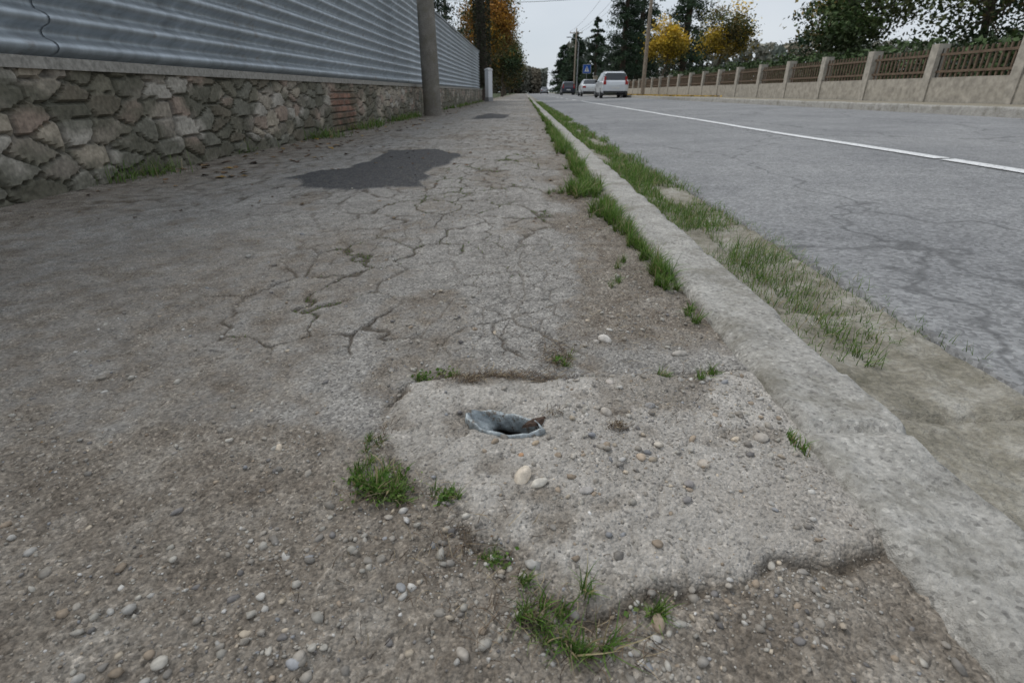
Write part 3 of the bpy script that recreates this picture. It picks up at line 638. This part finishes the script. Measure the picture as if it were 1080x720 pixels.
# ================================================================== CARS
MGl=m_plain('car_glass',(.025,.03,.035),.08,0,.1,5,.7);MTy=m_plain('tyre_rubber',(.02,.02,.02),.85);MRim=m_plain('wheel_rim',(.35,.36,.37),.35,.7)
MRd=m_plain('tail_light_red',(.35,.015,.012),.25);MBk=m_plain('black_trim',(.025,.025,.027),.6);MPl=m_plain('number_plate',(.7,.7,.68),.5)
def car(name,x,y,z,colr,kind='van',seed=0):
    e=bpy.data.objects.new(name,None);sc.collection.objects.link(e)
    MBd=m_plain('car_paint',colr,.28,.25,.04,3,.6);MBd.node_tree.nodes['Principled BSDF'].inputs['Coat Weight'].default_value=.5
    if kind=='van': ST=[(-2.15,.42,.74,.78,.70,.62),(-2.12,.30,.93,.97,.83,.72),(-2.02,.26,.99,1.06,.87,.72),(-1.80,.25,1.01,1.50,.885,.64),(-1.60,.25,1.01,1.57,.89,.64),(-.65,.25,1.0,1.62,.89,.65),(-.58,.25,1.0,1.62,.89,.65),(.40,.25,.97,1.58,.89,.64),(.65,.25,.97,1.52,.89,.62),(1.35,.25,.95,1.0,.88,.66),(2.0,.27,.78,.84,.84,.62),(2.2,.34,.6,.65,.7,.5)]
    else: ST=[(-2.15,.42,.70,.74,.70,.62),(-2.12,.30,.88,.92,.83,.72),(-2.0,.26,.93,.98,.86,.74),(-1.55,.25,.95,1.03,.875,.70),(-1.0,.25,.95,1.38,.88,.60),(-.55,.25,.95,1.43,.88,.60),(-.48,.25,.95,1.43,.88,.60),(.30,.25,.93,1.41,.88,.60),(.50,.25,.93,1.36,.88,.58),(1.15,.25,.90,.95,.87,.64),(1.95,.27,.75,.80,.83,.6),(2.15,.34,.58,.62,.7,.5)]
    V=[];F=[];M=[];nc=14
    for (sy,zb,zl,zt,w,wt) in ST:
        half=[(w*.86,zb),(w*.97,zb+.10),(w,(zb+zl)*.5),(w*.985,zl-.05),(w*.955,zl),(wt+.02,zt-.07),(wt-.09,zt-.005)]
        row=[(-a,c) for a,c in half]+[(a,c) for a,c in half[::-1]]
        V+=[(a,sy,c) for a,c in row]
    for k in range(len(ST)-1):
        tall=lambda q:ST[q][3]-ST[q][2]>.3
        cab=tall(k) and tall(k+1);trans=tall(k)!=tall(k+1)
        pil=ST[k+1][0]-ST[k][0]<.1
        for q in range(nc-1):
            F.append([k*nc+q,k*nc+q+1,(k+1)*nc+q+1,(k+1)*nc+q])
            g=0
            if cab and q in(4,8) and not pil:g=1
            if trans and q in(5,6,7) :g=1
            if q==6 and cab:g=0
            M.append(g)
    for k in(0,len(ST)-1):
        r=[k*nc+q for q in range(nc)]
        for q in range(nc//2-1):F.append([r[q],r[q+1],r[nc-2-q],r[nc-1-q]]);M.append(0)
    o=mk('body',V,F,[MBd,MGl],None,M,smooth=False);o.parent=e
    md=o.modifiers.new('b','BEVEL');md.width=.025;md.segments=2;md.limit_method='ANGLE';md.angle_limit=.5
    b=B();b2=B()
    for sx in(-1,1):
        for sy in(-1.35,1.30):
            x0=sx*.70;x1=sx*.90
            b.tube([(x0,sy,.32),(x0+.01*sx,sy,.32),(x1-.02*sx,sy,.32),(x1,sy,.32)],[.02,.32,.32,.27],(1,1,1),0,28)
            b2.tube([(x1-.01*sx,sy,.32),(x1+.003*sx,sy,.32),(x1+.008*sx,sy,.32)],[.2,.2,.03],(1,1,1),0,20,True)
    o=b.make('tyres',[MTy],True);o.parent=e;o=b2.make('wheel_rims',[MRim],True);o.parent=e
    b=B()
    for s in(-1,1):
        if kind=='van':b.box(*sorted((s*.62,s*.80)),-2.17,-2.0,.80,1.0,(1,1,1));b.box(*sorted((s*.63,s*.74)),-2.06,-1.9,1.0,1.28,(1,1,1))
        else:b.box(*sorted((s*.50,s*.80)),-2.165,-2.03,.70,.86,(1,1,1))
    o=b.make('tail_lights',[MRd]);o.parent=e
    b=B();b.box(-.78,.78,-2.20,-2.05,.30,.42,(1,1,1));b.box(-.84,.84,-2.0,2.0,.17,.28,(1,1,1))
    for s in(-1,1):b.box(*sorted((s*.86,s*1.02)),.55,.68,.95,1.10,(1,1,1))
    for s in(-1,1):b.tube([(s*.58,-1.5,1.60),(s*.58,-1.3,1.65),(s*.58,.0,1.67),(s*.58,.3,1.6)] if kind=='van' else [(s*.4,1.2,.93),(s*.1,1.3,.95)],[.02]*4 if kind=='van' else [.01,.01],(1,1,1),0,6)
    o=b.make('bumper_and_trim',[MBk]);o.parent=e
    b=B();b.box(-.26,.26,-2.19,-2.165,.56,.68,(1,1,1));o=b.make('number_plate',[MPl]);o.parent=e
    b=B()
    for s in(-1,1):b.box(*sorted((s*.50,s*.76)),2.02,2.14,.56,.70,(1,1,1))
    o=b.make('headlights',[MPl]);o.parent=e
    e.location=(x,y,z);return e
car('parked_minivan',5.95,40.4,rz(5.95),(.66,.68,.70),'van')
car('parked_car',6.15,55.8,rz(6.15),(.66,.68,.69),'sedan')
car('parked_car',5.75,78,rz(5.75),(.02,.025,.045),'van')
car('parked_car',4.6,135,rz(4.6),(.3,.32,.35),'sedan')
b=B();b.box(7.3,7.7,62,62.4,.2,1.9,(.45,.38,.30));b.box(7.24,7.76,61.94,62.46,1.9,2.0,(.5,.46,.4));b.make('gate_pillar',[m_col('pillar_stone',.9)])
# ================================================================== LIGHT / WORLD / CAMERA
w=bpy.data.worlds.new('World');sc.world=w;w.use_nodes=True;t=w.node_tree;bg=t.nodes['Background']
sky=t.nodes.new('ShaderNodeTexSky');sky.sky_type='NISHITA';sky.sun_disc=False;sky.sun_elevation=math.radians(52);sky.sun_rotation=math.radians(-60)
tc=t.nodes.new('ShaderNodeTexCoord');mp=t.nodes.new('ShaderNodeMapping');mp.inputs['Scale'].default_value=(1,1,3);t.links.new(tc.outputs['Generated'],mp.inputs[0])
nz=t.nodes.new('ShaderNodeTexNoise');nz.inputs['Scale'].default_value=2.2;nz.inputs['Detail'].default_value=4;t.links.new(mp.outputs[0],nz.inputs['Vector'])
rp=t.nodes.new('ShaderNodeValToRGB');rp.color_ramp.elements[0].position=.3;rp.color_ramp.elements[0].color=(5.5,6.05,6.7,1);rp.color_ramp.elements[1].position=.7;rp.color_ramp.elements[1].color=(6.8,7.15,7.6,1)
t.links.new(nz.outputs['Fac'],rp.inputs[0])
mx=t.nodes.new('ShaderNodeMix');mx.data_type='RGBA';mx.inputs['Factor'].default_value=.88;t.links.new(sky.outputs[0],mx.inputs[6]);t.links.new(rp.outputs[0],mx.inputs[7])
t.links.new(mx.outputs[2],bg.inputs[0]);bg.inputs[1].default_value=.11
L=bpy.data.lights.new('sun','SUN');L.energy=1.5;L.angle=math.radians(22);L.color=(1,.975,.935);so=bpy.data.objects.new('sun',L);sc.collection.objects.link(so)
az=math.radians(-60);el=math.radians(52)
d=Vector((math.sin(az)*math.cos(el),math.cos(az)*math.cos(el),math.sin(el)));so.rotation_euler=d.to_track_quat('Z','Y').to_euler()
cam=bpy.data.cameras.new('camera');co=bpy.data.objects.new('camera',cam);sc.collection.objects.link(co);sc.camera=co
cam.sensor_fit='VERTICAL';cam.sensor_height=24;cam.sensor_width=36;cam.lens=18.47;cam.clip_start=.02;cam.clip_end=4000
co.location=(0,0,.45);co.rotation_euler=(math.radians(90-25.4),0,.0213)
cam.dof.use_dof=True;cam.dof.focus_distance=.95;cam.dof.aperture_fstop=9
sc.view_settings.view_transform='Standard';sc.view_settings.look='None';sc.view_settings.exposure=0
